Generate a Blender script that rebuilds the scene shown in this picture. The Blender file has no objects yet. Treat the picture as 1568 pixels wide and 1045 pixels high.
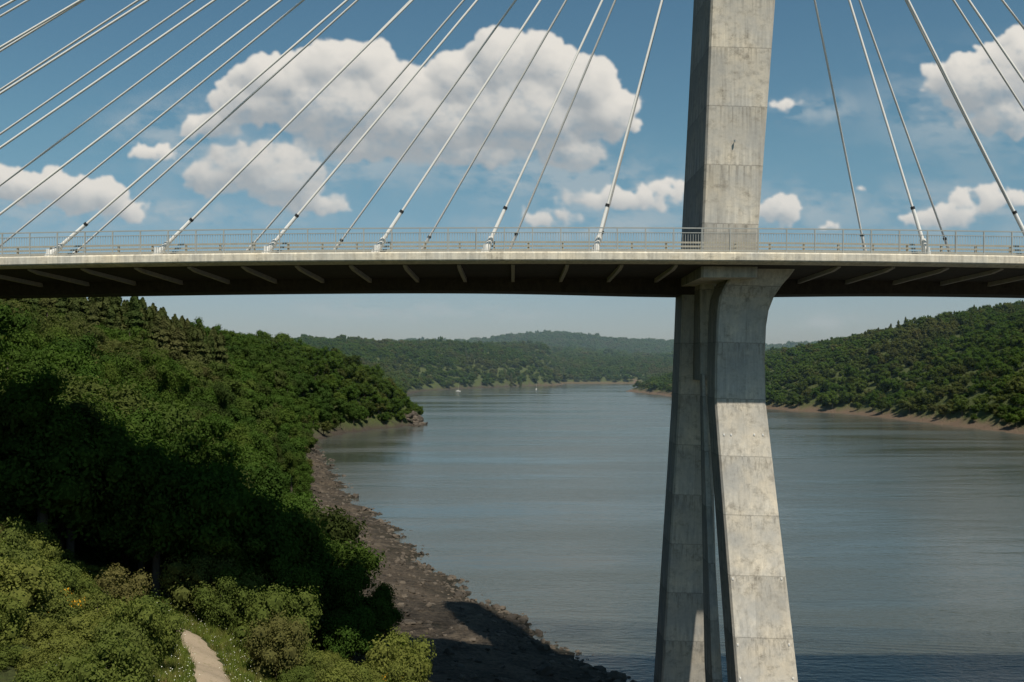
import bpy, math, numpy as np
from mathutils import Vector
rng = np.random.default_rng(7)
scene = bpy.context.scene
scene.view_settings.view_transform = 'Standard'
scene.view_settings.look = 'None'
scene.view_settings.exposure = 0

# ------------------------------------------------------------------ helpers
def mesh_obj(name, verts, faces, mats=(), parent=None, smooth=False, link=True, midx=None):
    me = bpy.data.meshes.new(name)
    if isinstance(faces,np.ndarray):
        n=faces.shape[0]; k=faces.shape[1]; verts=np.asarray(verts,np.float32)
        me.vertices.add(len(verts)); me.vertices.foreach_set('co',verts.ravel())
        me.loops.add(n*k); me.loops.foreach_set('vertex_index',faces.astype(np.int32).ravel())
        me.polygons.add(n); me.polygons.foreach_set('loop_start',(np.arange(n)*k).astype(np.int32))
        me.update(calc_edges=True)
    else:
        me.from_pydata([tuple(v) for v in verts], [], [tuple(f) for f in faces])
    for m in mats: me.materials.append(m)
    if midx is not None: me.polygons.foreach_set('material_index', np.asarray(midx, dtype=np.int32))
    me.polygons.foreach_set('use_smooth', [bool(smooth)]*len(me.polygons))
    me.update()
    ob = bpy.data.objects.new(name, me)
    if link: scene.collection.objects.link(ob)
    if parent: ob.parent = parent
    return ob

class MB:
    def __init__(s): s.v=[]; s.f=[]; s.m=[]
    def box(s, x0,x1,y0,y1,z0,z1,m=0):
        b=len(s.v)
        s.v += [(x0,y0,z0),(x1,y0,z0),(x1,y1,z0),(x0,y1,z0),(x0,y0,z1),(x1,y0,z1),(x1,y1,z1),(x0,y1,z1)]
        s.f += [(b,b+3,b+2,b+1),(b+4,b+5,b+6,b+7),(b,b+1,b+5,b+4),(b+1,b+2,b+6,b+5),(b+2,b+3,b+7,b+6),(b+3,b,b+4,b+7)]
        s.m += [m]*6
    def loft(s, rings, cap=True, m=0):
        b=len(s.v); n=len(rings[0])
        for r in rings: s.v += [tuple(p) for p in r]
        for i in range(len(rings)-1):
            for j in range(n):
                a=b+i*n+j; c=b+i*n+(j+1)%n
                s.f.append((a,c,c+n,a+n)); s.m.append(m)
        if cap:
            s.f.append(tuple(b+j for j in range(n))[::-1]); s.m.append(m)
            e=b+(len(rings)-1)*n
            s.f.append(tuple(e+j for j in range(n))); s.m.append(m)
    def pipe(s,pts,radii,n=8,m=0,cap=True):
        pts=[Vector(p) for p in pts]; d=(pts[-1]-pts[0]).normalized()
        a=d.orthogonal().normalized(); c=d.cross(a)
        s.loft([[p+a*math.cos(t)*r+c*math.sin(t)*r for t in [2*math.pi*k/n for k in range(n)]] for p,r in zip(pts,radii)],cap,m)
    def tube(s, p0,p1,r0,r1=None,n=8,m=0,cap=True):
        s.pipe([p0,p1],[r0,r0 if r1 is None else r1],n,m,cap)
    def obj(s,name,mats,parent=None,smooth=False,link=True):
        return mesh_obj(name,s.v,s.f,mats,parent,smooth,link,s.m)

class NT:
    def __init__(s, tree): s.t=tree; s.n=tree.nodes; s.l=tree.links
    def new(s,typ,**kw):
        n=s.n.new(typ)
        for k,v in kw.items(): setattr(n,k,v)
        return n
    def put(s,sock,val):
        if isinstance(val,bpy.types.NodeSocket): s.l.new(val,sock)
        else: sock.default_value=val
    def math(s,op,a,b=None,c=None,clamp=False):
        n=s.new('ShaderNodeMath',operation=op); n.use_clamp=clamp
        s.put(n.inputs[0],a)
        if b is not None: s.put(n.inputs[1],b)
        if c is not None: s.put(n.inputs[2],c)
        return n.outputs[0]
    def vmath(s,op,a,b=None,c=None):
        n=s.new('ShaderNodeVectorMath',operation=op)
        s.put(n.inputs[0],a)
        if b is not None: s.put(n.inputs[1],b)
        if c is not None: s.put(n.inputs[2],c)
        return n.outputs['Value'] if op in('LENGTH','DOT_PRODUCT') else n.outputs[0]
    def mix(s,f,a,b,mode='MIX'):
        n=s.new('ShaderNodeMix',data_type='RGBA',blend_type=mode)
        s.put(n.inputs[0],f); s.put(n.inputs[6],a); s.put(n.inputs[7],b)
        return n.outputs[2]
    def rng(s,v,a,b,c=0.0,d=1.0,smooth=False):
        n=s.new('ShaderNodeMapRange')
        if smooth: n.interpolation_type='SMOOTHSTEP'
        s.put(n.inputs[0],v); s.put(n.inputs[1],a); s.put(n.inputs[2],b); s.put(n.inputs[3],c); s.put(n.inputs[4],d)
        return n.outputs[0]
    def noise(s,vec,scale,detail=3,rough=.5):
        n=s.new('ShaderNodeTexNoise'); s.put(n.inputs['Vector'],vec)
        n.inputs['Scale'].default_value=scale; n.inputs['Detail'].default_value=detail; n.inputs['Roughness'].default_value=rough
        return n
    def vscale(s,vec,sc):
        return s.vmath('MULTIPLY',vec,tuple(sc))

def new_mat(name):
    m=bpy.data.materials.new(name); m.use_nodes=True
    t=NT(m.node_tree); t.n.clear()
    out=t.new('ShaderNodeOutputMaterial')
    return m,t,out
def principled(t,out,col,rough=.8,spec=.3,bump=None,bs=.3,bd=.1,metal=0):
    p=t.new('ShaderNodeBsdfPrincipled')
    t.put(p.inputs['Base Color'],col); t.put(p.inputs['Roughness'],rough); p.inputs['Specular IOR Level'].default_value=spec
    p.inputs['Metallic'].default_value=metal
    if bump is not None:
        b=t.new('ShaderNodeBump'); b.inputs['Strength'].default_value=bs; b.inputs['Distance'].default_value=bd
        t.put(b.inputs['Height'],bump); t.l.new(b.outputs[0],p.inputs['Normal'])
    t.l.new(p.outputs[0],out.inputs[0]); return p
def simple(name,col,rough=.6,var=.15,scale=3,spec=.3,metal=0):
    m,t,out=new_mat(name)
    geo=t.new('ShaderNodeNewGeometry')
    n=t.noise(geo.outputs['Position'],scale,3)
    c0=tuple(c*(1-var) for c in col)+(1,); c1=tuple(c*(1+var) for c in col)+(1,)
    principled(t,out,t.mix(n.outputs[0],c0,c1),rough,spec,metal=metal); return m

# ------------------------------------------------------------------ materials
def concrete(name, base, lines=True, var=.25):
    m,t,out=new_mat(name)
    pos=t.new('ShaderNodeNewGeometry').outputs['Position']
    nor=t.new('ShaderNodeNewGeometry').outputs['Normal']
    sep=t.new('ShaderNodeSeparateXYZ'); t.l.new(pos,sep.inputs[0]); X,Y,Z=sep.outputs
    big=t.noise(pos,.40,6,.65).outputs[0]
    fine=t.noise(pos,5,6,.75).outputs[0]
    streak=t.noise(t.vscale(pos,(3.2,3.2,.10)),1.3,5,.7).outputs[0]
    blot=t.rng(t.noise(t.vscale(pos,(1,1,1.3)),1.3,6,.75).outputs[0],.50,.66,0,.9)
    blot=t.math('MULTIPLY',blot,t.rng(big,.38,.6))
    f=t.math('ADD',t.math('MULTIPLY',t.math('SUBTRACT',big,.5),1.8),t.math('MULTIPLY',t.math('SUBTRACT',streak,.5),2.2))
    f=t.math('ADD',f,t.math('MULTIPLY',t.math('SUBTRACT',fine,.5),.9))
    val=t.math('ADD',1.0,t.math('MULTIPLY',t.math('SUBTRACT',f,blot),var*1.7))
    if lines:
        zt=t.math('ADD',t.math('ADD',Z,t.math('MULTIPLY',X,.03)),t.math('MULTIPLY',t.math('SUBTRACT',fine,.5),.06))
        cell=t.new('ShaderNodeTexWhiteNoise',noise_dimensions='2D')
        cv=t.new('ShaderNodeCombineXYZ')
        t.put(cv.inputs[0],t.math('FLOOR',t.math('DIVIDE',zt,3.96)))
        t.put(cv.inputs[1],t.math('FLOOR',t.math('DIVIDE',X,2.05)))
        t.l.new(cv.outputs[0],cell.inputs[0])
        val=t.math('MULTIPLY',val,t.rng(cell.outputs[0],0,1,.90,1.07))
        def line(per,w,dark,v):
            fr=t.math('FRACT',t.math('DIVIDE',v,per))
            k=t.math('LESS_THAN',fr,w/per)
            return t.math('SUBTRACT',1.0,t.math('MULTIPLY',k,dark))
        val=t.math('MULTIPLY',val,line(3.96,.065,.34,zt))
        val=t.math('MULTIPLY',val,line(2.05,.035,.10,X))
        fz=t.math('FRACT',t.math('DIVIDE',zt,3.96))
        run=t.math('MULTIPLY',t.rng(fz,.2,1.0,0,1),t.rng(streak,.46,.60,0,.5))
        val=t.math('MULTIPLY',val,t.math('SUBTRACT',1.0,run))
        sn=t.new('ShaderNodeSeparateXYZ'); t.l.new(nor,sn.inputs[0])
        side_shade=t.math('MULTIPLY',t.rng(sn.outputs[0],-.9,-.6,1,0),t.rng(streak,.3,.6,.7,.45))  # left-facing sides darkened: sunless shade put into the colour, broken up by streaks
        val=t.math('MULTIPLY',val,t.math('SUBTRACT',1.0,side_shade))
    warm=t.mix(t.rng(big,.35,.65),(base[0]*.97,base[1]*1.0,base[2]*1.05,1),(base[0]*1.03,base[1]*.98,base[2]*.90,1))
    vv=t.new('ShaderNodeCombineXYZ')
    for i in range(3): t.put(vv.inputs[i],val)
    col=t.mix(1.0,warm,vv.outputs[0],'MULTIPLY')
    principled(t,out,col,.85,.25,bump=fine,bs=.3,bd=.03)
    return m
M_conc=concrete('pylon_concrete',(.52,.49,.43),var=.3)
M_fascia=concrete('fascia_concrete',(.62,.575,.48),lines=False,var=.32)
M_soffit=concrete('soffit_concrete',(.05,.042,.035),lines=False,var=.3)  # very dark base: the underside's shade is put into the colour
M_rib=concrete('rib_concrete',(.38,.35,.32),lines=False,var=.15)
M_cable=simple('cable_sheath_white',(.75,.73,.69),.4,.06)
M_steel=simple('railing_steel',(.36,.37,.35),.45,.15)
M_barrier=simple('barrier_beige',(.33,.31,.25),.6,.25)
M_asphalt=simple('asphalt',(.05,.05,.05),.9,.2,8)
M_white=simple('white_paint',(.78,.77,.74),.5,.05)
M_dark=simple('dark_metal',(.03,.03,.03),.4,.1)

def leaf_mat(name, cols, trans=.3, core=False, patchy=True):
    m,t,out=new_mat(name)
    oi=t.new('ShaderNodeObjectInfo'); geo=t.new('ShaderNodeNewGeometry')
    ramp=t.new('ShaderNodeValToRGB'); t.l.new(oi.outputs['Random'],ramp.inputs[0])
    el=ramp.color_ramp.elements
    for i,(p,c) in enumerate(cols):
        e= el[i] if i<2 else el.new(p)
        e.position=p; e.color=c+(1,)
    col=ramp.outputs[0]
    if patchy:
        patch=t.noise(oi.outputs['Location'],.011,3,.6).outputs[0]
        col=t.mix(t.rng(patch,.52,.64,0,.6),col,(.105,.092,.045,1))
        col=t.mix(t.rng(patch,.32,.44,.6,0),col,(.036,.066,.020,1))
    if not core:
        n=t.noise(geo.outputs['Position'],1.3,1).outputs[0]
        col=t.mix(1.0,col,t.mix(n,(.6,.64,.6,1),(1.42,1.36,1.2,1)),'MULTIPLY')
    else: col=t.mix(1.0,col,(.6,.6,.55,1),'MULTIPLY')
    d=t.new('ShaderNodeBsdfDiffuse'); t.put(d.inputs[0],col)
    if core:
        t.l.new(d.outputs[0],out.inputs[0]); return m
    tr=t.new('ShaderNodeBsdfTranslucent'); t.put(tr.inputs[0],t.mix(1.0,col,(1.2,1.5,.6,1),'MULTIPLY'))
    mx=t.new('ShaderNodeMixShader'); mx.inputs[0].default_value=trans
    t.l.new(d.outputs[0],mx.inputs[1]); t.l.new(tr.outputs[0],mx.inputs[2]); t.l.new(mx.outputs[0],out.inputs[0])
    return m
greens=[(0,(.040,.074,.017)),(1,(.095,.100,.035)),(.25,(.066,.104,.022)),(.5,(.050,.094,.020)),(.75,(.082,.118,.025)),(.88,(.045,.066,.020))]
M_leaf=leaf_mat('foliage_green',greens)
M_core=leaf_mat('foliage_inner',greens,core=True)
bcol=[(0,(.085,.115,.030)),(1,(.15,.115,.055)),(.3,(.13,.155,.040)),(.6,(.15,.165,.045)),(.82,(.10,.125,.036))]
M_bushleaf=leaf_mat('foliage_bush',bcol,patchy=False)
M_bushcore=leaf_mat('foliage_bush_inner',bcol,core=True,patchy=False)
M_pineleaf=leaf_mat('foliage_pine',[(0,(.045,.070,.022)),(1,(.08,.09,.035))],trans=.15)
M_bark=simple('bark',(.10,.08,.06),.9,.3)
M_gorse=simple('gorse_flower',(.62,.33,.02),.6,.2)
M_grass=leaf_mat('grass_blades',[(0,(.12,.165,.038)),(1,(.20,.185,.07)),(.5,(.155,.195,.042))],patchy=False)
M_flower=simple('white_flower',(.75,.75,.65),.6,.1)

def terrain_mat():
    m,t,out=new_mat('terrain_ground')
    pos=t.new('ShaderNodeNewGeometry').outputs['Position']
    at=t.new('ShaderNodeAttribute',attribute_name='beach').outputs['Fac']
    n1=t.noise(pos,.22,6,.7).outputs[0]; n2=t.noise(pos,2.2,6,.75).outputs[0]
    vor=t.new('ShaderNodeTexVoronoi'); t.put(vor.inputs['Vector'],pos); vor.inputs['Scale'].default_value=1.6
    sep=t.new('ShaderNodeSeparateXYZ'); t.l.new(pos,sep.inputs[0])
    rock=t.mix(t.rng(n2,.3,.7),(.030,.025,.019,1),(.115,.090,.066,1))
    rock=t.mix(t.rng(n1,.48,.60,0,.65),rock,(.145,.115,.082,1))
    rock=t.mix(t.rng(n1,.34,.46,.85,0),rock,(.028,.025,.016,1))
    rock=t.mix(t.rng(vor.outputs[0],0,.45,.6,0),rock,(.022,.018,.014,1))
    rock=t.mix(t.rng(sep.outputs[2],.1,1.0,.85,0),rock,(.026,.025,.017,1))
    fr=t.rng(sep.outputs[1],280,400,0,.8)
    bank=t.mix(t.rng(sep.outputs[0],0,80),(.055,.045,.036,1),(.150,.105,.072,1))
    rock=t.mix(fr,rock,bank)
    soil=t.mix(n1,(.045,.068,.02,1),(.09,.11,.032,1))
    soil=t.mix(t.rng(n2,.4,.8,0,.7),soil,(.06,.055,.03,1))
    col=t.mix(at,soil,rock)
    h=t.math('ADD',n2,t.math('MULTIPLY',vor.outputs[0],.8))
    principled(t,out,col,.9,.2,bump=h,bs=1.0,bd=.45)
    return m
M_terrain=terrain_mat()
def rock_mat():
    m,t,out=new_mat('shore_rock')
    pos=t.new('ShaderNodeNewGeometry').outputs['Position']; r=t.new('ShaderNodeObjectInfo').outputs['Random']
    n=t.noise(pos,4,3,.7).outputs[0]
    col=t.mix(r,(.028,.024,.019,1),(.14,.115,.088,1)); col=t.mix(t.rng(n,.3,.7,0,.6),col,(.075,.060,.045,1))
    principled(t,out,col,.85,.3,bump=n,bs=.6,bd=.1); return m
M_rock=rock_mat()
m,t,out=new_mat('path_gravel')
pos=t.new('ShaderNodeNewGeometry').outputs['Position']
n=t.noise(pos,1.2,6,.7).outputs[0]; n2=t.noise(pos,14,4,.7).outputs[0]
pc=t.mix(t.rng(n2,.3,.7),t.mix(n,(.26,.20,.14,1),(.40,.33,.24,1)),(.33,.27,.20,1))
pc=t.mix(t.rng(t.noise(pos,2.6,5,.7).outputs[0],.55,.68,0,.55),pc,(.14,.14,.06,1))
principled(t,out,pc,.95,.1,bump=n2,bs=.5,bd=.05); M_path=m

m,t,out=new_mat('river_water')
pos=t.new('ShaderNodeNewGeometry').outputs['Position']
w1=t.noise(t.vscale(pos,(.7,1.5,1)),1.1,3,.6).outputs[0]
w2=t.noise(t.vscale(pos,(.16,.42,1)),.8,3,.6).outputs[0]
streak=t.noise(t.vscale(pos,(.006,.028,1)),1.0,5,.6).outputs[0]
streak2=t.noise(t.vscale(pos,(.02,.1,1)),1.0,4,.6).outputs[0]
st=t.rng(t.math('ADD',t.math('MULTIPLY',streak,.7),t.math('MULTIPLY',streak2,.3)),.42,.58)
hgt=t.math('MULTIPLY',t.math('ADD',w1,t.math('MULTIPLY',w2,1.6)),t.rng(st,0,1,.3,1.0))
p=principled(t,out,t.mix(st,(.052,.060,.052,1),(.070,.077,.066,1)),t.rng(st,0,1,.06,.22),.5,bump=hgt,bs=.5,bd=.20)
p.inputs['IOR'].default_value=1.33
M_water=m

# ------------------------------------------------------------------ terrain
shoreL=np.array([(60,-3000),(45,-200),(40,0),(34,30),(25,60),(17,80),(10,92.7),(7.4,97.7),(3.3,108),(-3.5,123),(-12.8,146),(-23.5,184),(-34,210),(-45,250),(-54,286),(-66,331),(-74,372),(-71,400),(-63,425),(-50,448),(-42,464),(-44,480),(-55,520),(-66,600),(-80,730),(-93,863),(-90,950),(-78,994),(-30,1080),(15,1150),(56,1205),(63,1250),(50,1330)],float)
shoreR=np.array([(300,-3000),(260,0),(240,200),(214,331),(208,405),(197,500),(188,560),(165,590),(152,640),(140,740),(127,880),(114,945),(110,968),(122,985),(140,1010),(152,1100),(168,1260),(150,1330)],float)
def polydist(P,poly):
    d=np.full(P.shape[0],1e9)
    for a,b in zip(poly[:-1],poly[1:]):
        ab=b-a; tt=np.clip(((P-a)@ab)/(ab@ab),0,1)
        q=a+tt[:,None]*ab; d=np.minimum(d,np.hypot(P[:,0]-q[:,0],P[:,1]-q[:,1]))
    return d
def wob(x,y):
    return (np.sin(x*.031+y*.017+1.3)+np.sin(x*-.023+y*.041+.4)+.6*np.sin(x*.083+y*.067+2)+.4*np.sin(x*.19-y*.15))
def terrain(x,y):
    x=np.asarray(x,float).ravel(); y=np.asarray(y,float).ravel()
    jx=x+(.9*np.sin(y*.31)+.7*np.sin(y*.83+x*.2)+.5*np.sin(y*1.7+1))*np.clip(y/150,.5,1.5)
    P=np.stack([jx,y],1)
    dl=polydist(P,shoreL); dr=polydist(P,shoreR)
    inL=jx<np.interp(y,shoreL[:,1],shoreL[:,0]); inR=jx>np.interp(y,shoreR[:,1],shoreR[:,0])
    df=y-1290
    w=np.interp(y,[80,150,217,300,370,900],[24,18,11,5,2.2,2])
    wR=6.0
    L=np.interp(y,[150,350],[80,42]); H=np.interp(y,[150,350,600,800,950,1100],[40,45,36,28,34,46])
    HR=np.interp(y,[450,600,800,1000,1300],[95,84,60,44,28])
    wb=wob(x,y)
    def prof(d,w,L,H,b=3.):
        return np.where(d<w,b*np.clip(d/w,0,1)**.9,b+(H+1.6*wb)*(1-np.exp(-np.clip(d-w,0,None)/L)))
    hl=np.where(inL,prof(dl,w,L,H,np.interp(y,[300,370],[3,1.8])),-9)
    hr=np.where(inR,prof(dr,wR,115.,HR,2.),-9)
    hf=np.where(df>0,prof(df,3,200.,31+5*np.sin(x*.006+2)+4*np.sin(x*.017)+3*np.sin(y*.01+x*.004)),-9)
    ridge=np.exp(-((y-2700-150*np.sin(x*.0011))/380)**2)*(36+12*np.sin(x*.0031+1)+7*np.sin(x*.0083))
    hf=np.where(df>0,hf+ridge,hf)
    h=np.maximum(np.maximum(hl,hr),hf)
    dm=np.minimum(np.minimum(dl,dr),np.abs(df))
    wet=(~inL)&(~inR)&(df<=0)
    h=np.where(wet,-np.clip(dm*.12,0,4),h)
    near=np.where(y<0,28.2-.25*np.clip(np.abs(x)-10,0,None),28.2-.55*y-.25*np.clip(np.abs(x)-10,0,None))
    h=np.where((y<60),np.maximum(h,near),h)
    h=h+np.where(h>4,.18*np.sin(x*.7+y*.4)*np.sin(y*.6-x*.3),0)
    bch=(h>0)&(h<3)&(y<330)
    h=h+np.where(bch,(.16*np.sin(x*1.1+y*.5)*np.sin(y*.9-x*.4)+.12*np.sin(x*.4-y*.35+1))*np.clip(h,0,1),0)
    land_d=np.where(inL,dl-w,np.where(inR,dr-wR,df-3))
    return h,land_d
def axis(segs):
    a=[]
    for s,e,st in segs: a+=list(np.arange(s,e,st))
    return np.array(a+[segs[-1][1]])
ax=axis([(-7000,-1500,250),(-1500,-500,50),(-500,-200,10),(-200,-90,4),(-90,-70,2),(-70,40,1.0),(40,100,4),(100,260,3),(260,600,10),(600,1500,50),(1500,7000,250)])
ay=axis([(-3000,-200,400),(-200,0,20),(0,50,3),(50,240,1.0),(240,520,2.2),(520,1000,5),(1000,1400,8),(1400,3400,60),(3400,9000,700)])
GX,GY=np.meshgrid(ax,ay); h,ld=terrain(GX,GY)
nx,ny=len(ax),len(ay)
V=np.stack([GX.ravel(),GY.ravel(),h],1)
ii,jj=np.meshgrid(np.arange(nx-1),np.arange(ny-1)); a=(jj*nx+ii).ravel()
F=np.stack([a,a+1,a+nx+1,a+nx],1)
ter=mesh_obj('terrain',V,F,[M_terrain],smooth=True)
attr=ter.data.attributes.new('beach','FLOAT','POINT')
attr.data.foreach_set('value',np.clip(1-(ld+1.0+1.0*np.sin(V[:,0]*.8)*np.sin(V[:,1]*.7))/2.5,0,1).astype(np.float32))
mesh_obj('river_water',[(-7000,-3000,0),(7000,-3000,0),(7000,9000,0),(-7000,9000,0)],[(0,1,2,3)],[M_water])
def hz(x,y): return terrain([x],[y])[0][0]

def catmull(pts,n=12):
    pts=np.array(pts,float); P=np.vstack([2*pts[0]-pts[1],pts,2*pts[-1]-pts[-2]]); o=[]
    for i in range(1,len(P)-2):
        for t_ in np.linspace(0,1,n,endpoint=False):
            o.append(.5*((2*P[i])+(-P[i-1]+P[i+1])*t_+(2*P[i-1]-5*P[i]+4*P[i+1]-P[i+2])*t_**2+(-P[i-1]+3*P[i]-3*P[i+1]+P[i+2])*t_**3))
    o.append(pts[-1]); return np.array(o)
path_pts=catmull([(-9,42),(-13.5,50),(-17.2,58),(-19.6,64.5),(-22,70),(-26,74.5),(-33,78)],14)
tg=np.gradient(path_pts,axis=0); tg/=np.linalg.norm(tg,axis=1)[:,None]; nrm=np.stack([-tg[:,1],tg[:,0]],1)
NW=9; pv=[];pf=[]
for i,(p_,n_) in enumerate(zip(path_pts,nrm)):
    wd=1.15+.18*math.sin(i*.7)+.12*math.sin(i*1.9)
    for k in range(NW):
        q=p_+n_*wd*(k/(NW-1)*2-1); e=abs(k/(NW-1)*2-1)
        pv.append((q[0],q[1],hz(q[0],q[1])+.10-.09*e**4))
for i in range(len(path_pts)-1):
    for k in range(NW-1):
        a_=i*NW+k; pf.append((a_,a_+1,a_+NW+1,a_+NW))
mesh_obj('dirt_path',pv,pf,[M_path],smooth=True)

# ------------------------------------------------------------------ bridge
bridge=bpy.data.objects.new('cable_stayed_bridge',None); scene.collection.objects.link(bridge)
UP=.28
def dz(x):
    ax_=abs(x); return UP-.3*(min(ax_,35)/35)**2-.0171*max(0,ax_-35)
def dy(x): return 3.0*((x-17)/100)**2
stations=list(np.arange(-135,300.1,2.5))
def ringat(x,pts): return [(x,py+dy(x),pz+dz(x)) for py,pz in pts]
def low(x): return 35.08-.32*math.exp(-((x-14)/12)**2)
deck=MB()
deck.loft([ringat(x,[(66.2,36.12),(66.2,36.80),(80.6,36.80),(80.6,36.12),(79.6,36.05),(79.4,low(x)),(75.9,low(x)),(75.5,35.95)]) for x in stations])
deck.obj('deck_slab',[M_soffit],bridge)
fa=MB()
fa.loft([ringat(x,[(65.0,36.25),(64.94,36.32),(64.94,36.74),(65.0,36.83),(66.19,36.83),(66.19,36.13),(65.5,36.13)]) for x in stations])
fa.loft([ringat(x,[(80.61,36.13),(80.61,36.83),(81.2,36.83),(81.2,36.2)]) for x in stations])
fa.obj('deck_fascia',[M_fascia],bridge)
rd=MB(); rd.loft([ringat(x,[(72.2,36.805),(72.2,36.86),(79.2,36.86),(79.2,36.805)]) for x in stations]); rd.obj('road_surface',[M_asphalt],bridge)
mk=MB()
for x in np.arange(-130,295,8): mk.loft([ringat(xx,[(75.6,36.862),(75.6,36.87),(75.75,36.87),(75.75,36.862)]) for xx in (x,x+3)])
mk.obj('lane_markings',[M_white],bridge)
rb=MB()
for x in np.arange(-130,295,3.62):
    x=x-.25
    if 12.2<x<19.8: continue
    rings=[]
    for yy,zb in ((66.3,36.02),(67.6,35.86),(75.6,35.66)):
        rings.append([(x-.12,yy+dy(x),zb+dz(x)),(x+.12,yy+dy(x),zb+dz(x)),(x+.12,yy+dy(x),36.11+dz(x)),(x-.12,yy+dy(x),36.11+dz(x))])
    rb.loft(rings)
rb.obj('deck_ribs',[M_rib],bridge)

def rail_set(name,y0,mat):
    r=MB()
    base=36.83
    for x in np.arange(-130,290,1.85):
        z=dz(x)+base; y=y0+dy(x)
        r.box(x-.035,x+.035,y-.05,y+.03,z,z+1.62)
    for zt,hh in ((1.62,.07),(1.30,.045),(.13,.045)):
        r.loft([[(x,y0+dy(x)-.045,base+dz(x)+zt),(x,y0+dy(x)+.045,base+dz(x)+zt),(x,y0+dy(x)+.045,base+dz(x)+zt-hh),(x,y0+dy(x)-.045,base+dz(x)+zt-hh)] for x in stations])
    for x in np.arange(-129.9,290,.17):
        z=dz(x)+base; y=y0+dy(x); b=len(r.v)
        r.v+=[(x-.015,y,z+.1),(x+.015,y,z+.1),(x+.015,y,z+1.28),(x-.015,y,z+1.28)]
        r.f.append((b,b+1,b+2,b+3)); r.m.append(0)
    r.obj(name,[mat],bridge)
rail_set('footway_railing',65.25,M_steel)
rail_set('far_railing',80.9,M_steel)
def barrier(name,y0):
    r=MB(); base=36.83
    for x in np.arange(-130,290,2.3):
        z=dz(x)+base; y=y0+dy(x); r.box(x-.06,x+.06,y-.06,y+.06,z,z+.82)
    for z0,z1 in ((.02,.34),(.46,.58),(.72,.84)):
        r.loft([[(x,y0+dy(x)-.1,base+dz(x)+z0),(x,y0+dy(x)-.1,base+dz(x)+z1),(x,y0+dy(x)-.065,base+dz(x)+z1),(x,y0+dy(x)-.065,base+dz(x)+z0)] for x in stations])
    r.obj(name,[M_barrier],bridge)
barrier('crash_barrier',66.5); barrier('crash_barrier_far',79.4)

def sec(z,xl,xr,yf,yb,c=.14):
    return [(xl+c,yf,z),(xr-c,yf,z),(xr,yf+c,z),(xr,yb-c,z),(xr-c,yb,z),(xl+c,yb,z),(xl,yb-c,z),(xl,yf+c,z)]
py=MB()
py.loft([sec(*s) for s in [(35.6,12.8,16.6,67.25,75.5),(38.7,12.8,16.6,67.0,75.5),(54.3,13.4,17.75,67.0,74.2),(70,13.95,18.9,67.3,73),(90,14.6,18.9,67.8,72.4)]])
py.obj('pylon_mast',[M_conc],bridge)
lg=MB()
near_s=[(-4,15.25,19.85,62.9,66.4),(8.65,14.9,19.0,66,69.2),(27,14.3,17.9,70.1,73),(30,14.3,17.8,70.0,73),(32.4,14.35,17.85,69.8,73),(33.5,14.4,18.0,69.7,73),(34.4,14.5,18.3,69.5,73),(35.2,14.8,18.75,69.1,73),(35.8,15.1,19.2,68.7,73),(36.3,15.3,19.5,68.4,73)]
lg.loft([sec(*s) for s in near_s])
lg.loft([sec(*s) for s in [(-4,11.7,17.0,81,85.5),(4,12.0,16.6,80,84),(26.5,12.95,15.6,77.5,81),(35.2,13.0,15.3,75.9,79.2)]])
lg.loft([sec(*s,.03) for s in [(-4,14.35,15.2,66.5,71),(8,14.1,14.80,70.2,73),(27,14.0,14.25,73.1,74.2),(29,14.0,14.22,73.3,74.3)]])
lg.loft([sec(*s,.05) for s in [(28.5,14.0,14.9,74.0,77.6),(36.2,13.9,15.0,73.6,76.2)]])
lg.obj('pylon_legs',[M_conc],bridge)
ft=MB()
ft.tube((14.95,66.95,44.72),(14.95,66.8,44.72),.03,n=8); ft.tube((14.95,66.8,44.79),(14.95,66.8,44.63),.08,.06,n=10)
ft.obj('pylon_lamp',[M_steel],bridge)
fb=MB()
for zz in (24.8,15.2,11.0,8.9):
    f_=(zz-8.65)/(27-8.65); xl=14.8+f_*(14.25-14.8); xr=19.0+f_*(17.9-19.0); yf=66+f_*(4.1)
    for xx in (xl+.5,xl+1.0,xr-1.1,xr-.5) if zz>20 else (xl+.35,xr-.35): fb.box(xx-.05,xx+.05,yf-.06,yf+.02,zz-.06,zz+.06)
fb.obj('pylon_fixings',[M_white],bridge)

cb=MB(); an=MB(); col=MB()
for side,x0s in ((-1,5.5),(1,27.4)):
    for i in range(15):
        for yy in (65.75,79.9):
            x=x0s+side*7.27*i
            if yy>70: x=(6.45-7.33*i) if side<0 else (28.7+7.1*i)
            A=Vector((x,yy+dy(x),36.95+dz(x)))
            B=Vector((16.4+side*1.2,68.5+(1.2 if yy>70 else 0),73.2+.92*i))
            d=(B-A).normalized(); N=12; Ln=(B-A).length
            pts=[]
            for k in range(N+1):
                s_=k/N; p_=A+(B-A)*s_; p_.z-=4*.0016*Ln*s_*(1-s_)*Ln/60; pts.append(p_)
            r=.080
            cb.pipe(pts,[r]*(N+1),n=10,cap=False)
            an.tube(A,A+d*1.0,.26,.19,n=12)
            an.tube(A+d*.98,A+d*3.1,.125,.115,n=12)
            an.tube(A-d*.35,A+d*.02,.20,.27,n=12)
            an.box(A.x-.10,A.x+.10,A.y-.3,A.y+.3,36.83+dz(x),37.35+dz(x))
            col.tube(A+d*3.08,A+d*3.26,.14,.14,n=12)
cb.obj('stay_cables',[M_cable],bridge,smooth=True); an.obj('cable_anchors',[M_white],bridge); col.obj('cable_collars',[M_dark],bridge)

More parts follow.
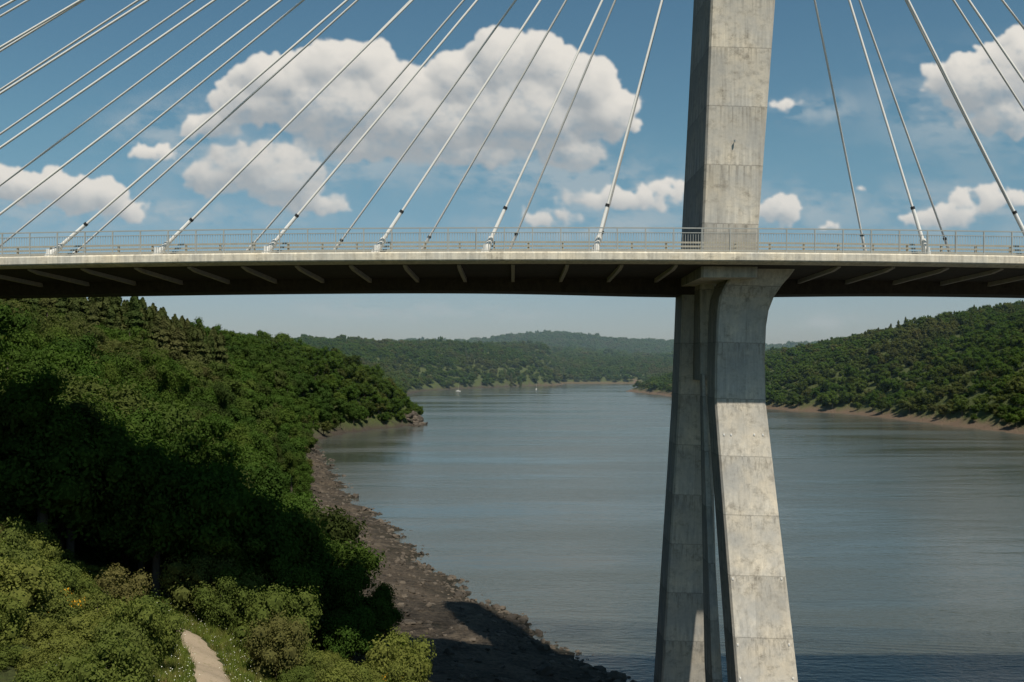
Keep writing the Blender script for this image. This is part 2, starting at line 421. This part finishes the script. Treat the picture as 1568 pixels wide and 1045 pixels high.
# ------------------------------------------------------------------ vegetation prototypes
def quads(c,nrm,size,asp=.6):
    n=len(c); u=np.cross(nrm,rng.normal(size=(n,3))); u/=np.linalg.norm(u,axis=1)[:,None]+1e-9
    v=np.cross(nrm,u); v/=np.linalg.norm(v,axis=1)[:,None]+1e-9
    s=size[:,None]; a=c-u*s; b=c+v*s*asp; d=c+u*s; e=c-v*s*asp
    return np.stack([a,b,d,e],1).reshape(-1,3)
def ico(sub):
    import bmesh
    bm=bmesh.new(); bmesh.ops.create_icosphere(bm,subdivisions=sub,radius=1); v=np.array([x.co[:] for x in bm.verts]); f=[tuple(w.index for w in x.verts) for x in bm.faces]; bm.free(); return v,f
ICO1=ico(1); ICO2=ico(2)
def rdir(n):
    d=rng.normal(size=(n,3)); return d/np.linalg.norm(d,axis=1)[:,None]
def make_tree(name,H,R,nl,nleaf,leaf,crown=(.56,.42),trunk=True,mats=None,yellow=0,fill=.62,lr=(.26,.42)):
    mats=mats or [M_bark,M_leaf,M_core]
    v=[];f=[];m=[]
    def addm(vv,ff,mi):
        b=sum(len(q) for q in v); v.append(np.asarray(vv)); f.extend([tuple(b+k for k in t_) for t_ in ff]); m.extend([mi]*len(ff))
    lobes=[]
    cz,rz=crown[0]*H,crown[1]*H
    dd=rdir(nl); dd[:,2]=dd[:,2]*.9+.12
    for k in range(nl):
        rad=rng.uniform(.45,.82) if k>nl//5 else rng.uniform(.0,.4)
        c=np.array([dd[k,0]*R*rad,dd[k,1]*R*rad,cz+dd[k,2]*rz*rad*.95])
        lobes.append((c,R*rng.uniform(*lr)))
    if trunk:
        tb=MB()
        tb.tube((0,0,-1),(0,0,cz*.75),.03*H,.02*H,n=8); tb.tube((0,0,cz*.7),(0,0,cz+rz*.5),.02*H,.006*H,n=6)
        for c,r in lobes[:9]: tb.tube((0,0,cz*.45+.2*c[2]),tuple(c),.012*H,.004*H,n=5)
        addm(tb.v,tb.f,0)
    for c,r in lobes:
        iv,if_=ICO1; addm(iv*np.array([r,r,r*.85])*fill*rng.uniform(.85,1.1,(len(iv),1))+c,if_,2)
    per=nleaf//nl; cs=[];ns=[];
    for c,r in lobes:
        d=rdir(per); rr=r*(1-.42*rng.random(per)**2.0+.12*rng.normal(size=per))
        d_=d*np.array([1,1,.85]); cs.append(c+d_*rr[:,None]); ns.append(d+rng.normal(size=(per,3))*.55+np.array([0,0,.45]))
    cs=np.vstack(cs); ns=np.vstack(ns); ns/=np.linalg.norm(ns,axis=1)[:,None]
    q=quads(cs,ns,leaf*rng.uniform(.6,1.3,len(cs)))
    n=len(cs); b=sum(len(z) for z in v); v.append(q)
    fq=(b+np.arange(n*4).reshape(n,4)); f.extend(map(tuple,fq.tolist()))
    mi=np.full(n,1)
    if yellow: mi[rng.random(n)<yellow]=3
    m.extend(mi.tolist())
    return mesh_obj(name,np.vstack(v),f,mats,link=False,midx=m)
def make_pine(name,H,R):
    v=[];f=[];m=[]
    tb=MB(); tb.tube((0,0,-1),(0,0,H*.93),.018*H,.004*H,n=6); v.append(np.array(tb.v)); f+=tb.f; m+=[0]*len(tb.f)
    n=3000; zz=rng.random(n)**.7; z=H*(.25+.75*zz); rad=R*(1-zz**2.2)**.8*(.75+.3*np.sin(zz*30+np.sin(zz*11)*2))*np.sqrt(rng.uniform(.2,1,n)); a=rng.uniform(0,6.28,n)
    rad=rad*(1+.3*np.sin(a*3+zz*9))
    cs=np.stack([np.cos(a)*rad,np.sin(a)*rad,z-rad*.15],1); ns=np.stack([np.cos(a),np.sin(a),np.full(n,.8)],1)+rng.normal(size=(n,3))*.5; ns/=np.linalg.norm(ns,axis=1)[:,None]
    q=quads(cs,ns,.38*rng.uniform(.6,1.3,n)); b=len(tb.v); v.append(q); f+=list(map(tuple,(b+np.arange(n*4).reshape(n,4)).tolist())); m+=[1]*n
    return mesh_obj(name,np.vstack(v),f,[M_bark,M_pineleaf],link=False,midx=m)
def coll(name,objs):
    c=bpy.data.collections.new(name)
    for o in objs: c.objects.link(o)
    return c
hi=[make_tree('proto_tree_hi_0',12,4.6,30,11000,.17,crown=(.56,.43),lr=(.24,.40)),
    make_tree('proto_tree_hi_1',13,3.8,26,9000,.17,crown=(.55,.45),lr=(.28,.42)),
    make_tree('proto_tree_hi_2',11,5.4,38,13000,.17,crown=(.58,.40),lr=(.20,.34)),
    make_tree('proto_tree_hi_3',12,4.4,22,9000,.19,crown=(.55,.44),lr=(.28,.46)),
    make_tree('proto_tree_hi_4',14,3.4,30,8000,.16,crown=(.58,.42),lr=(.22,.40))]
C_hi=coll('broadleaf_tree_prototypes',hi)
C_mid=coll('hill_tree_prototypes',[make_tree(f'proto_tree_mid_{k}',10.5,3.4+.55*k,16+5*k,3200,.25,crown=(.55,.42),fill=.7,lr=(.20,.38)) for k in range(5)])
C_far=coll('distant_tree_prototypes',[make_tree(f'proto_tree_far_{k}',10,3.5+.5*k,14+3*k,1000,.40,crown=(.55,.42),fill=.78,trunk=False,lr=(.24,.38)) for k in range(5)])
C_pine=coll('pine_prototypes',[make_pine(f'proto_pine_{k}',15+k,2.9) for k in range(3)])
bm_=[M_bark,M_bushleaf,M_bushcore]
C_bush=coll('bush_prototypes',[make_tree(f'proto_bush_{k}',2.4+.4*k,1.6+.2*k,16+4*k,7500,.07,crown=(.42,.5),mats=bm_,lr=(.18,.42)) for k in range(5)])
C_gorse=coll('gorse_prototypes',[make_tree(f'proto_gorse_{k}',2,1.3,12,6000,.06,crown=(.42,.5),mats=bm_+[M_gorse],yellow=.3) for k in range(2)])
rocks=[]
for k in range(5):
    iv,if_=ICO2; s=1+.22*np.sin(iv@rng.normal(size=(3,))*3+k)+.16*np.sin(iv@rng.normal(size=(3,))*6)
    rocks.append(mesh_obj(f'proto_rock_{k}',iv*s[:,None]*np.array([1,.8,.5]),if_,[M_rock],link=False))
C_rock=coll('rock_prototypes',rocks)
tufts=[]
for k in range(4):
    v=[];f=[];mm=[]
    for b in range(34):
        a=rng.uniform(0,6.28); r=rng.uniform(0,.3); bx,by=r*math.cos(a),r*math.sin(a); hh=rng.uniform(.25,.6); lx,ly=rng.normal(size=2)*.14; w=.014
        c,s=math.cos(a+1.3)*w,math.sin(a+1.3)*w; i0=len(v)
        v+=[(bx-c,by-s,-.05),(bx+c,by+s,-.05),(bx+lx*.4+c*.7,by+ly*.4+s*.7,hh*.6),(bx+lx*.4-c*.7,by+ly*.4-s*.7,hh*.6),(bx+lx,by+ly,hh)]
        f+=[(i0,i0+1,i0+2,i0+3),(i0+3,i0+2,i0+4)]; mm+=[0,0]
        if k==3 and b%14==0:
            i0=len(v); x,y,z=bx+lx,by+ly,hh; e=.04; v+=[(x-e,y,z),(x,y-e,z+.02),(x+e,y,z),(x,y+e,z+.02)]; f.append((i0,i0+1,i0+2,i0+3)); mm.append(1)
    tufts.append(mesh_obj(f'proto_tuft_{k}',v,f,[M_grass,M_flower],link=False,midx=mm))
C_tuft=coll('grass_prototypes',tufts)

def scatter(name,pts,scales,collection,nproto,tilt=0.0):
    n=len(pts); me=bpy.data.meshes.new(name); me.vertices.add(n); me.vertices.foreach_set('co',np.asarray(pts,np.float32).ravel())
    s=me.attributes.new('iscale','FLOAT_VECTOR','POINT'); s.data.foreach_set('vector',np.asarray(scales,np.float32).ravel())
    rot=np.stack([rng.normal(size=n)*tilt,rng.normal(size=n)*tilt,rng.uniform(0,6.28,n)],1)
    r=me.attributes.new('irot','FLOAT_VECTOR','POINT'); r.data.foreach_set('vector',rot.astype(np.float32).ravel())
    k=me.attributes.new('iidx','INT','POINT'); k.data.foreach_set('value',rng.integers(0,nproto,n).astype(np.int32))
    ob=bpy.data.objects.new(name,me); scene.collection.objects.link(ob)
    g=bpy.data.node_groups.new(name+'_scatter','GeometryNodeTree')
    g.interface.new_socket('Geometry',in_out='INPUT',socket_type='NodeSocketGeometry'); g.interface.new_socket('Geometry',in_out='OUTPUT',socket_type='NodeSocketGeometry')
    N=g.nodes; gi=N.new('NodeGroupInput'); go=N.new('NodeGroupOutput'); iop=N.new('GeometryNodeInstanceOnPoints'); ci=N.new('GeometryNodeCollectionInfo')
    ci.inputs['Collection'].default_value=collection; ci.inputs['Separate Children'].default_value=True; ci.inputs['Reset Children'].default_value=True
    def na(nm,dt):
        q=N.new('GeometryNodeInputNamedAttribute'); q.data_type=dt; q.inputs[0].default_value=nm; return q.outputs[0]
    e=N.new('FunctionNodeEulerToRotation'); Lk=g.links
    Lk.new(gi.outputs[0],iop.inputs['Points']); Lk.new(ci.outputs[0],iop.inputs['Instance']); iop.inputs['Pick Instance'].default_value=True
    Lk.new(na('iidx','INT'),iop.inputs['Instance Index']); Lk.new(na('irot','FLOAT_VECTOR'),e.inputs[0]); Lk.new(e.outputs[0],iop.inputs['Rotation']); Lk.new(na('iscale','FLOAT_VECTOR'),iop.inputs['Scale'])
    Lk.new(iop.outputs[0],go.inputs[0])
    md=ob.modifiers.new('scatter','NODES'); md.node_group=g
    return ob
def grid_pts(x0,x1,y0,y1,sp,jit=.45):
    X,Y=np.meshgrid(np.arange(x0,x1,sp),np.arange(y0,y1,sp)); X=X.ravel()+rng.uniform(-jit,jit,X.size)*sp; Y=Y.ravel()+rng.uniform(-jit,jit,Y.size)*sp
    return X,Y
def sc3(s,vz=.14):
    return np.stack([s,s,s*(1+vz*rng.normal(size=len(s)))],1)

def forest(name,x0,x1,y0,y1,sp,C,npro,smin,smax,cond,dmin=2.0,sink=.8,sizef=None):
    X,Y=grid_pts(x0,x1,y0,y1,sp); h,d=terrain(X,Y)
    k=(h>1.2)&(d>dmin)&(np.abs(X)<.62*Y+45)&cond(X,Y)
    X,Y,h,d=X[k],Y[k],h[k],d[k]; s=rng.uniform(smin,smax,len(X))*(1+.10*wob(X*1.7,Y*1.7)/2)
    if sizef is not None: s=s*sizef(d)
    sk=np.minimum(sink,.6+d*.25)
    return scatter(name,np.stack([X,Y,h-sk],1),sc3(s),C,npro)
pinezone=lambda X,Y:(X>-150)&(X<-93)&(Y>285)&(Y<330)
edge=lambda d: np.clip(.6+d/40,.58,1)
edge2=lambda d: np.clip(.75+d/60,.72,1)
forest('riverside_woodland',-130,0,82,215,4.9,C_hi,5,.75,1.25,lambda X,Y:(X<0),dmin=.3,sizef=edge)
forest('hillside_forest',-330,-30,215,340,5.0,C_mid,5,.7,1.25,lambda X,Y:(X<0)&~pinezone(X,Y),dmin=-.8,sizef=edge,sink=1.6)
forest('hillside_forest',-330,-30,340,530,5.0,C_mid,5,.7,1.2,lambda X,Y:(X<0),dmin=-.9,sizef=edge2,sink=2.2)
forest('hillside_forest',-420,-60,530,960,6,C_far,5,.75,1.1,lambda X,Y:(X<0),dmin=-.5,sink=3)
forest('distant_forest',-480,75,960,1300,7,C_far,5,.75,1.1,lambda X,Y:(X<70),dmin=-.5,sink=3)
forest('far_bank_forest',100,600,300,620,5.0,C_mid,5,.45,.95,lambda X,Y:(X>90)&(rng.random(X.size)>.03),dmin=-.8,sink=2.2)
forest('far_bank_forest',100,560,620,1290,6,C_far,5,.55,.95,lambda X,Y:(X>90)&(rng.random(X.size)>.03),dmin=-.8,sink=2.4)
forest('distant_forest',-700,900,1294,1700,8,C_far,5,.8,1.1,lambda X,Y:Y>1291,dmin=-2,sink=3)
forest('ridge_forest',-1300,1500,1700,2760,14,C_far,5,1.5,2.0,lambda X,Y:Y>0,dmin=0,sink=6)
X,Y=grid_pts(-150,-94,287,330,4.6); h,_=terrain(X,Y); scatter('pine_stand',np.stack([X,Y,h-.8],1),sc3(rng.uniform(.9,1.2,len(X)),.08),C_pine,3)
pp=[(rng.uniform(-120,10),rng.uniform(1120,1200)) for _ in range(60)]+[(rng.uniform(230,330),rng.uniform(560,720)) for _ in range(40)]
pp=np.array(pp); h,_=terrain(pp[:,0],pp[:,1]); scatter('pine_stand',np.stack([pp[:,0],pp[:,1],h-3],1),sc3(rng.uniform(.5,.75,len(pp))),C_pine,3)

for (x,y,s) in [(-16.5,97,.85),(-15.5,91,.7),(-20,103,1.0),(-25,112,1.05),(-22,92,.95),(-29,100,1.1),(-31,120,1.0),(-36,134,1.05),(-13.2,96,.6),(-12.6,90,.5)]:
    o=bpy.data.objects.new('broadleaf_tree',hi[int(rng.integers(0,4))].data); scene.collection.objects.link(o)
    o.location=(x,y,hz(x,y)-.5); o.rotation_euler=(0,0,rng.uniform(0,6.28)); o.scale=(s,s,s*1.05)

def pathdist(X,Y):
    return polydist(np.stack([X,Y],1),path_pts)
X,Y=grid_pts(-62,-6,42,82,2.4); h,d=terrain(X,Y); pdn=pathdist(X,Y)
right=X>np.interp(Y,path_pts[:,1],path_pts[:,0])
k=((~right)&(pdn>2.8)&(Y>44))|(right&(pdn>4.6)&(Y>60)&(Y<84)&(X<-7.5))
k&=rng.random(X.size)>.10
X,Y,h,pk=X[k],Y[k],h[k],pdn[k]
s=(.4+.95*rng.random(len(X))**1.3)*np.clip(.55+pk/10,.65,1.15)
scatter('shrub_thicket',np.stack([X,Y,h-.3],1),sc3(s,.25),C_bush,5)
gp=np.array([(-10.5,80),(-9.8,78),(-9.5,75),(-31,58),(-32.5,59.5),(-30,57),(-9,72),(-33,61),(-34,64),(-28,63)]); h,_=terrain(gp[:,0],gp[:,1])
scatter('gorse_bushes',np.stack([gp[:,0],gp[:,1],h+.6],1),sc3(rng.uniform(.8,1.2,len(gp))),C_gorse,2)
X,Y=grid_pts(-40,-4,46,82,.36); h,d=terrain(X,Y); pdn=pathdist(X,Y); k=(pdn>1.05+.3*rng.random(X.size))&(pdn<9)&(d>0)
X,Y,h=X[k],Y[k],h[k]
scatter('meadow_grass',np.stack([X,Y,h],1),sc3(rng.uniform(.6,1.3,len(X))),C_tuft,4,.1)
X,Y=grid_pts(-75,25,78,330,.8); h,d=terrain(X,Y); k=(h>-.2)&(d<1.0)&(X<30)&(rng.random(X.size)<.22+.6*np.exp(-((h-.1)/.35)**2))
X,Y,h=X[k],Y[k],h[k]; s=rng.uniform(.12,.5,len(X))*np.where(rng.random(len(X))<.06,2.0,1)
scatter('shore_rocks',np.stack([X,Y,h-.03],1),sc3(s,.3),C_rock,5,.3)
X=rng.normal(-45,2.2,70); Y=rng.normal(462,4,70); h,_=terrain(X,Y); scatter('rock_outcrop',np.stack([X,Y,np.clip(h,0,5)+.2],1),sc3(rng.uniform(.7,2.2,70),.4),C_rock,5,.4)

for (x,y,s,ang) in [(25,1020,.6,1.4),(-52,960,.55,.1),(-18,1120,.9,.8)]:
    e=bpy.data.objects.new('sailboat',None); scene.collection.objects.link(e); e.location=(x,y,0); e.rotation_euler=(0,0,ang); e.scale=(s,s,s)
    hb=MB(); rings=[]
    for xx,w in ((-4,.9),(-2,1.3),(0,1.4),(2,1.1),(3.4,.5),(4.4,.05)):
        rings.append([(xx,-w,1.1),(xx,-w*.7,-.1),(xx,0,-.4),(xx,w*.7,-.1),(xx,w,1.1)])
    hb.loft(rings); hb.box(-1.5,1.2,-.7,.7,1.1,1.6); hb.obj('hull',[M_white],e)
    mb=MB(); mb.tube((.6,0,1.1),(.6,0,11),.08,.05,n=6); mb.tube((.6,0,2.2),(-3.2,0,2.2),.14,.12,n=6); mb.obj('mast',[M_white],e)

# ------------------------------------------------------------------ valley haze (real scattering volume)
m,t,out=new_mat('valley_haze')
vs=t.new('ShaderNodeVolumeScatter'); vs.inputs['Color'].default_value=(.58,.84,1.0,1); vs.inputs['Density'].default_value=.00016; vs.inputs['Anisotropy'].default_value=.1
t.l.new(vs.outputs[0],out.inputs['Volume'])
hb=MB(); hb.box(-2600,2600,420,3100,.3,210); hb.obj('atmospheric_haze',[m])

# ------------------------------------------------------------------ clouds: far backdrop sheet, density and self-shadowing simulated on its grid
LAT=rng.random((512,512))
def vn(x,y):
    xi=np.floor(x).astype(int); yi=np.floor(y).astype(int); fx=x-xi; fy=y-yi
    fx=fx*fx*fx*(fx*(fx*6-15)+10); fy=fy*fy*fy*(fy*(fy*6-15)+10)
    g=lambda a,b: LAT[a%512,b%512]
    return (g(xi,yi)*(1-fx)+g(xi+1,yi)*fx)*(1-fy)+(g(xi,yi+1)*(1-fx)+g(xi+1,yi+1)*fx)*fy
def fbm(x,y,o,r=.5):
    s=0;a=1;tt=0
    for k in range(o):
        s=s+a*vn(x*2**k+17.3*k,y*2**k+9.1*k); tt+=a; a*=r
    return s/tt
STEP=2.0
cu=np.arange(-350,1920,STEP); cw=np.arange(-200,538,STEP)
CX,CY=np.meshgrid(cu,cw)
blobs=[(425,125,66,42,1),(505,105,58,38,1),(560,102,52,38,1),(612,138,54,42,1),(540,175,120,48,1),(385,165,56,34,.9),(700,130,48,42,1),(762,97,52,44,1.1),(820,102,58,44,1.1),(885,140,56,50,1.1),(920,180,44,44,1),(800,180,115,54,1),(650,195,140,44,.9),(870,238,60,26,.75),(560,222,130,28,.75),(335,195,52,22,.8),(700,238,110,24,.6),
(395,258,70,36,1.1),(340,275,52,28,1),(435,280,60,34,1),(480,310,46,22,.75),(60,288,70,26,1),(125,302,64,28,1),(182,325,46,20,.75),(0,285,50,26,.8),(240,235,50,16,.5),
(900,302,60,15,.55),(970,308,64,22,.6),(1030,290,38,15,.55),(835,335,60,18,.65),(1190,328,34,28,.85),(1195,158,32,13,.55),(1505,130,84,42,.8),(1560,90,60,44,.65),(1465,115,54,20,.5),(1535,182,70,32,.7),(1440,335,70,20,.6),(1510,305,70,22,.55),(1320,290,34,8,.4),(1265,345,22,10,.55),
(1900,150,150,60,1),(-300,180,150,60,1),(1750,320,120,30,.7),(-200,320,120,30,.7)]
HF=np.full(CX.shape,-1.0)
wx=(fbm(CX/26+3,CY/26,5,.6)-.5); wy=(fbm(CX/26+50,CY/26+20,5,.6)-.5)
PX=CX+wx*34; PY=CY+wy*28
wx2=(fbm(CX/80+9,CY/80,3)-.5); PX2=PX+wx2*40
for bx,by,rx,ry,w in blobs:
    npf=int(8+rx*ry/45)
    for _ in range(npf):
        a=rng.uniform(0,6.28); rr=rng.random()**.55
        cx=bx+math.cos(a)*rr*rx; cy=by+math.sin(a)*rr*ry*(.95 if math.sin(a)<0 else .7)
        r=min(rx,ry)*(rng.uniform(.22,.62))*(1.15-.55*rr)+3
        z=(1-rr**2)*min(rx,ry)*.9*w-r*.25
        i0=max(0,int((cx-r-60-cu[0])/STEP)); i1=min(len(cu),int((cx+r+60-cu[0])/STEP)+1); j0=max(0,int((cy-r-30-cw[0])/STEP)); j1=min(len(cw),int((cy+r+30-cw[0])/STEP)+1)
        if i1<=i0 or j1<=j0: continue
        sx=PX2[j0:j1,i0:i1]; sy=PY[j0:j1,i0:i1]
        q=1-((sx-cx)/r)**2-((sy-cy)/(r*.92))**2
        hh=np.where(q>0,z+r*np.sqrt(np.clip(q,0,1)),-1)
        HF[j0:j1,i0:i1]=np.maximum(HF[j0:j1,i0:i1],hh)
def shift(A,dx,dy):
    sx,sy=int(round(dx/STEP)),int(round(dy/STEP))
    return np.roll(np.roll(A,-sx,1),-sy,0)
def blur(A,n,s=STEP):
    for _ in range(n): A=(A*2+shift(A,s,0)+shift(A,-s,0)+shift(A,0,s)+shift(A,0,-s))/6
    return A
HF=np.clip(HF,0,None)
Hs=blur(HF,4); Hb=blur(blur(HF,8,4),8,6)
M=np.zeros_like(CX)
for bx,by,rx,ry,w in blobs: M+=w*np.exp(-(((PX2-bx)/(rx*1.15))**2+((PY-by)/(ry*1.15))**2))
M=1-np.exp(-M*1.2)
fb2=fbm(CX/22,CY/16,6,.66)
cov=np.clip(Hs/14,0,1)
D=.65*cov+M*.55-.40+(fb2-.5)*.80
D*=np.clip(M*4,0,1)
dens=np.clip(D,0,.8)
od=0
for k in range(1,18):
    st_=k*5.0; od=od+shift(dens,.35*st_,-st_)*(1.0 if k<6 else .6)
shade=blur(np.exp(-od*.25),6)
def ndl(A,kz,s):
    gx=(shift(A,s,0)-shift(A,-s,0))/(2*s); gy=(shift(A,0,s)-shift(A,0,-s))/(2*s)
    n=np.sqrt(gx**2+gy**2+kz**2); return (-gx*.38+gy*.78+kz*.50)/n
l1=ndl(Hs,1.1,STEP*1.0); l2=ndl(Hb,.5,STEP*3)
lit=np.clip(.20*l1+.36*l2+.58*shade+.07+(fb2-.5)*.30,0,1)
lit=blur(lit,1)
soft=np.clip(1-blur(shade,10,4)*1.1,0,1)
wd=.26+.70*soft
al=np.clip(D/wd,0,1); al=al*al*(3-2*al)*.97
al=blur(al,1)
vb=[(270,200,90,45,.55),(500,250,190,34,.55),(830,265,150,34,.6),(980,300,150,36,.6),(330,330,170,16,.4),(1460,320,150,38,.6),(1500,170,150,70,.55),(1230,165,70,18,.55),(1210,320,80,36,.45),(900,350,220,16,.45),(560,475,110,12,.4),(1270,495,110,12,.4),(730,482,110,10,.35),(100,320,170,34,.5)]
VV=np.zeros_like(CX)
for bx,by,rx,ry,w in vb: VV+=w*np.exp(-((PX2-bx)/rx)**2-((PY-by)/ry)**2)
fv=fbm(CX/60+70,CY/26+40,6,.6)
va=np.clip(VV*np.clip((fv-.34)*4,0,1.2),0,.6)
hi_c=np.array([.80,.765,.70]); lo_c=np.array([.36,.39,.41]); hz_c=np.array([.42,.50,.55]); v_c=np.array([.43,.49,.52])
far_f=np.clip((CY-230)/200,0,1)*.4
C=lo_c+(hi_c-lo_c)*lit[...,None]; C=C*(1-far_f[...,None])+hz_c*far_f[...,None]
tot=al+va*(1-al); C=(C*al[...,None]+v_c*(va*(1-al))[...,None])/np.clip(tot,1e-4,None)[...,None]
al=tot*np.clip((CX+350)/80,0,1)*np.clip((1920-CX)/80,0,1)*np.clip((CY+200)/60,0,1)*np.clip((538-CY)/20,0,1)
DS=8000.
SV=np.stack([(CX-784)/1524*DS,np.full_like(CX,DS),30+(552-CY)/1524*DS],-1).reshape(-1,3)
nx,ny=len(cu),len(cw); ii,jj=np.meshgrid(np.arange(nx-1),np.arange(ny-1)); a=(jj*nx+ii).ravel()
a_=al.ravel(); keep=(a_[a]+a_[a+1]+a_[a+nx]+a_[a+nx+1])>0.002; a=a[keep]
m,t,out=new_mat('cloud_layer')
ca=t.new('ShaderNodeAttribute',attribute_name='cloud_col'); aa=t.new('ShaderNodeAttribute',attribute_name='cloud_alpha')
em=t.new('ShaderNodeEmission'); t.l.new(ca.outputs['Color'],em.inputs[0]); tr=t.new('ShaderNodeBsdfTransparent'); mx=t.new('ShaderNodeMixShader')
t.l.new(aa.outputs['Fac'],mx.inputs[0]); t.l.new(tr.outputs[0],mx.inputs[1]); t.l.new(em.outputs[0],mx.inputs[2]); t.l.new(mx.outputs[0],out.inputs[0])
try: m.cycles.emission_sampling='NONE'
except Exception as e: print(e)
so_=mesh_obj('sky',SV,np.stack([a,a+1,a+nx+1,a+nx],1),[m],smooth=True)
q=so_.data.attributes.new('cloud_col','FLOAT_COLOR','POINT'); q.data.foreach_set('color',np.concatenate([C.reshape(-1,3),np.ones((C.shape[0]*C.shape[1],1))],1).astype(np.float32).ravel())
q=so_.data.attributes.new('cloud_alpha','FLOAT','POINT'); q.data.foreach_set('value',a_.astype(np.float32))

# ------------------------------------------------------------------ sky & sun
S=Vector((.22,-.465,.86)).normalized()
sun=bpy.data.lights.new('sun','SUN'); sun.energy=4.9; sun.angle=math.radians(.53); sun.color=(1,.92,.79)
so=bpy.data.objects.new('sun',sun); scene.collection.objects.link(so); so.rotation_euler=S.to_track_quat('Z','Y').to_euler()
world=bpy.data.worlds.new('World'); scene.world=world; world.use_nodes=True
t=NT(world.node_tree); t.n.clear()
wo=t.new('ShaderNodeOutputWorld'); bg=t.new('ShaderNodeBackground'); bg.inputs[1].default_value=.066
sky=t.new('ShaderNodeTexSky'); sky.sky_type='NISHITA'; sky.sun_disc=False
sky.sun_elevation=math.asin(S.z); sky.sun_rotation=math.atan2(S.x,S.y); sky.air_density=1.0; sky.dust_density=.5; sky.ozone_density=1.5
tc=t.new('ShaderNodeTexCoord'); sep=t.new('ShaderNodeSeparateXYZ'); t.l.new(tc.outputs['Generated'],sep.inputs[0])
tint=t.mix(t.rng(sep.outputs[2],0,.22,0,1,True),(.78,.88,1.10,1),(.82,1.15,1.10,1))
t.put(bg.inputs[0],t.mix(1.0,sky.outputs[0],tint,'MULTIPLY')); t.l.new(bg.outputs[0],wo.inputs[0])

cam=bpy.data.cameras.new('camera'); co=bpy.data.objects.new('camera',cam); scene.collection.objects.link(co)
co.location=(0,0,30); co.rotation_euler=(math.radians(90),0,0); cam.lens=35; cam.sensor_width=36; cam.shift_y=.0188; cam.clip_end=20000; cam.clip_start=.3
scene.camera=co
